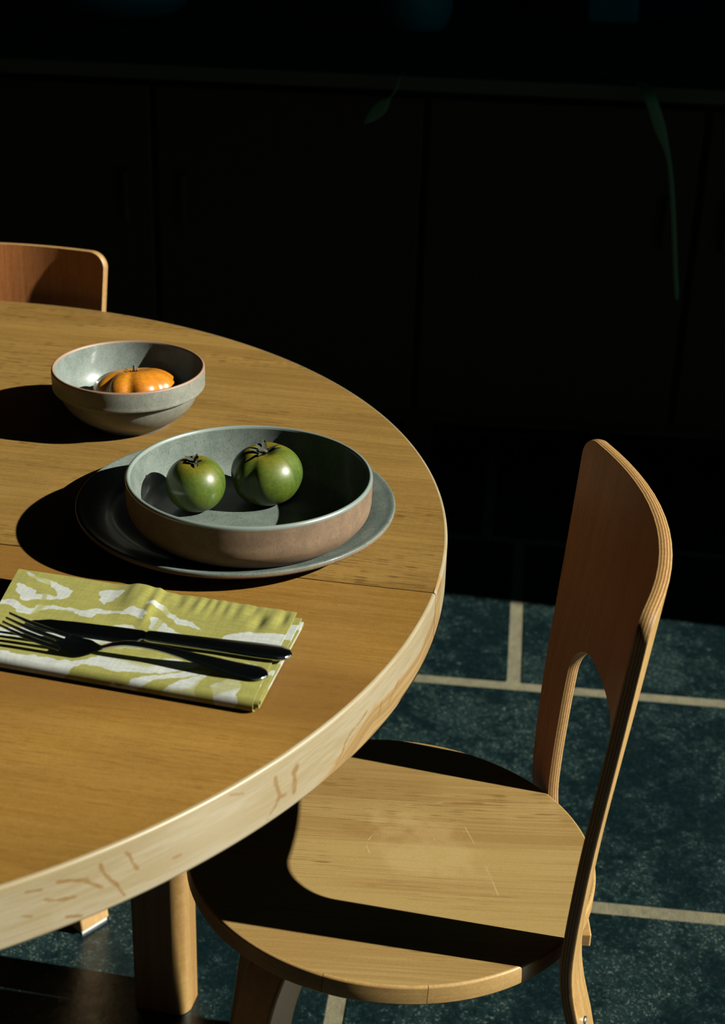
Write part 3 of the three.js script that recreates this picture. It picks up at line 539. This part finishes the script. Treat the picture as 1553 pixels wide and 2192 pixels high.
{
  const t = thing('table_fork', 'polished steel four-tined fork lying on the napkin in front of the knife', 'fork');
  frame(t, [-0.2722, TY + 0.0122, -1.0030], [-0.0690, TY + 0.0122, -0.9590]);
  // profile height along the fork: tips up, bowl down on the cloth, neck arched, handle end down
  const H = (x) => { const K = [[0, 0.0165], [0.02, 0.0098], [0.04, 0.0050], [0.055, 0.0022], [0.066, 0.0015], [0.076, 0.0035], [0.088, 0.0085], [0.102, 0.0118], [0.125, 0.0115], [0.155, 0.0078], [0.185, 0.0036], [0.21, 0.0020]]; let k = 0; while (k < K.length - 2 && x > K[k + 1][0]) k++; const p = (i) => K[Math.max(0, Math.min(K.length - 1, i))], a = p(k), b = p(k + 1), h = b[0] - a[0], q = (x - a[0]) / h, ma = (b[1] - p(k - 1)[1]) / (b[0] - p(k - 1)[0]), mb = (p(k + 2)[1] - a[1]) / (p(k + 2)[0] - a[0]); return (2 * q ** 3 - 3 * q * q + 1) * a[1] + (q ** 3 - 2 * q * q + q) * h * ma + (-2 * q ** 3 + 3 * q * q) * b[1] + (q ** 3 - q * q) * h * mb; };
  const bow = (z) => 9 * z * z;                                         // the bowl is hollow across its width
  for (let k = 0; k < 4; k++) {
    const zc = (k - 1.5) * 0.0066, rows = []; for (let i = 0; i <= 30; i++) { const q = i / 30, x = q * 0.049, w = mix(0.0009, 0.0021, sm(0, 0.5, q)), zz = zc * mix(0.93, 1, q); rows.push([x, zz - w, zz + w, H(x) + bow(zz), 0.0019]); }
    part('tine', forged(rows, 6, 0.6), M.steel, t);
  }
  { // bowl: a dished plate that narrows into the neck
    const n = 40, m = 14, wdt = (q) => q < 0.45 ? mix(0.0120, 0.0124, q / 0.45) : mix(0.0124, 0.0026, sm(0.0, 1, (q - 0.45) / 0.55)), th = 0.0017;
    const f = (sgn, flip) => grid(n, m, (i, j) => { const q = i / n, x = 0.0465 + q * 0.036, z = (j / m * 2 - 1) * wdt(q); return [x, H(x) + bow(z) * (1 - q * 0.6) + sgn * th / 2 * (1 - (Math.abs(j / m * 2 - 1)) ** 6), z, q, j / m]; }, flip);
    part('bowl', mergeGeometries([f(1, false), f(-1, true)]), M.steel, t);
  }
  const rows = []; for (let i = 0; i <= 90; i++) { const x = 0.079 + i / 90 * 0.131, q = (x - 0.079) / 0.131, end = x > 0.199 ? Math.sqrt(Math.max(0.004, 1 - ((x - 0.199) / 0.0112) ** 2)) : 1; const w = (mix(0.0027, 0.0032, sm(0, 0.25, q)) + 0.0064 * sm(0.3, 0.92, q)) * end; rows.push([x, -w, w, H(x), mix(0.0034, 0.0024, q)]); }
  part('handle', forged(rows, 8, 0.5), M.steel, t);
}

// ------------------------------------------------------------------ dark sideboard along the back of the room
const SB = [0.0, -2.79], SBT = -4.2 * D;                               // middle of its front edge, and its turn
const sbAt = (s, y, d) => [SB[0] + s * Math.cos(SBT) - d * Math.sin(SBT) * -1 * -1, y, SB[1] - s * Math.sin(SBT) - d * Math.cos(SBT)];
{
  const t = thing('sideboard', 'long dark sideboard standing in the shade at the back of the room', 'sideboard', [SB[0], 0, SB[1]], SBT);
  part('countertop', box(4.2, 0.027, 0.86, 0.1, 0.8615, -0.43, 0.003), M.counter, t);
  part('carcass', box(4.1, 0.665, 0.78, 0.1, 0.5125, -0.45), M.darkWood, t);
  part('base_rail', box(4.1, 0.04, 0.05, 0.1, 0.165, -0.20, 0.003), M.counter, t);
  for (let k = 0; k < 8; k++) { const d = part('door', box(0.5, 0.62, 0.02, -1.7 + k * 0.512, 0.52, -0.05, 0.004), M.darkWood, t); part('handle', box(0.012, 0.1, 0.014, -1.7 + k * 0.512 + (k % 2 ? -0.2 : 0.2), 0.62, -0.034, 0.004), M.darkWood, d); }
  for (const x of [-1.85, 0.1, 2.05]) for (const z of [-0.12, -0.74]) part('leg', box(0.06, 0.18, 0.06, x, 0.09, z, 0.004), M.darkWood, t);
}

const cAt = (x, d) => { const k = Math.tan(-SBT); return [x, 0.8755, SB[1] + x * k - d]; };
{
  const t = thing('mixing_bowl', 'wide dim blue-grey bowl standing on the back counter', 'bowl', cAt(-0.555, 0.56));
  part('outer_wall', lathe([[0, 0.001], [0.06, 0], [0.08, 0.002], [0.12, 0.012], [0.15, 0.04], [0.163, 0.08], [0.168, 0.12]], 40), M.blueWare, t);
  part('interior', lathe([[0.168, 0.12], [0.166, 0.122], [0.163, 0.12], [0.158, 0.08], [0.145, 0.043], [0.115, 0.018], [0, 0.01]], 40), M.blueWare, t);
}
{
  const t = thing('storage_jar', 'dim blue-grey lidded jar standing on the back counter above the sideboard doors', 'jar', cAt(0.075, 0.55));
  part('body', lathe([[0, 0.001], [0.05, 0], [0.066, 0.004], [0.078, 0.03], [0.082, 0.07], [0.08, 0.12], [0.068, 0.145], [0.0, 0.146]], 40), M.blueWare, t);
  const l = part('lid', lathe([[0, 0.147], [0.066, 0.147], [0.068, 0.152], [0.062, 0.158], [0.02, 0.162], [0.0, 0.162]], 30), M.blueWare, t); part('knob', lathe([[0, 0.16], [0.008, 0.162], [0.012, 0.172], [0.008, 0.18], [0, 0.181]], 16), M.blueWare, l);
}
{
  const t = thing('tin_canister', 'small square dim blue canister on the far right of the back counter', 'canister', cAt(0.522, 0.80), SBT);
  part('body', box(0.113, 0.13, 0.1, 0, 0.065, 0, 0.008), M.blueWare, t); part('lid', box(0.117, 0.022, 0.104, 0, 0.1415, 0, 0.006), M.blueWare, t);
}
// strap-like green stems that hang over the counter's front edge
function strap(parent, name, pts, w, th) { // pts: [x, y, z]; w(q) half-width across the view
  const c = new THREE.CatmullRomCurve3(pts.map((p) => new THREE.Vector3(...p))), N = 50, P = c.getPoints(N), ax = new THREE.Vector3(Math.cos(SBT), 0, -Math.sin(SBT));
  return part(name, grid(N, 12, (i, j) => { const q = i / N, a = j / 12 * 2 * Math.PI, T = c.getTangent(q), b = ax.clone().addScaledVector(T, -ax.dot(T)).normalize(), n = new THREE.Vector3().crossVectors(T, b); const p = P[i].clone().addScaledVector(b, w(q) * Math.cos(a)).addScaledVector(n, th * Math.sin(a)); return [p.x, p.y, p.z, q, j / 12]; }, false), M.leaf, parent);
}
{
  const t = thing('trailing_plant', 'long thin green stem hanging down from the back counter edge', 'plant', [0, 0, 0]);
  strap(t, 'stem', [[0.40, 0.8805, -2.84], [0.44, 0.8805, -2.78], [0.468, 0.882, -2.74], [0.48, 0.866, -2.712], [0.501, 0.818, -2.706], [0.525, 0.758, -2.704], [0.547, 0.645, -2.702], [0.560, 0.56, -2.701], [0.570, 0.50, -2.70]], (q) => mix(0.0105, 0.0045, sm(0.5, 0.62, q)) * sm(-0.05, 0.08, q) * (1 - sm(0.96, 1.04, q)), 0.0016);
}
{
  const t = thing('trailing_plant', 'short green leaf drooping over the front edge of the back counter', 'plant', [0, 0, 0]);
  strap(t, 'stalk', [[0.06, 0.8775, -2.86], [0.05, 0.8775, -2.80], [0.043, 0.876, -2.772], [0.036, 0.855, -2.764], [0.022, 0.834, -2.763]], () => 0.0014, 0.0012);
  strap(t, 'leaf', [[0.024, 0.837, -2.763], [0.012, 0.824, -2.761], [-0.004, 0.808, -2.759], [-0.02, 0.794, -2.758]], (q) => 0.0006 + 0.0115 * Math.sin(Math.PI * Math.min(1, q * 0.9 + 0.08)), 0.001);
}

scene.traverse((o) => { if (o.isMesh) { o.castShadow = true; o.receiveShadow = true; } });
renderer.render(scene, camera);
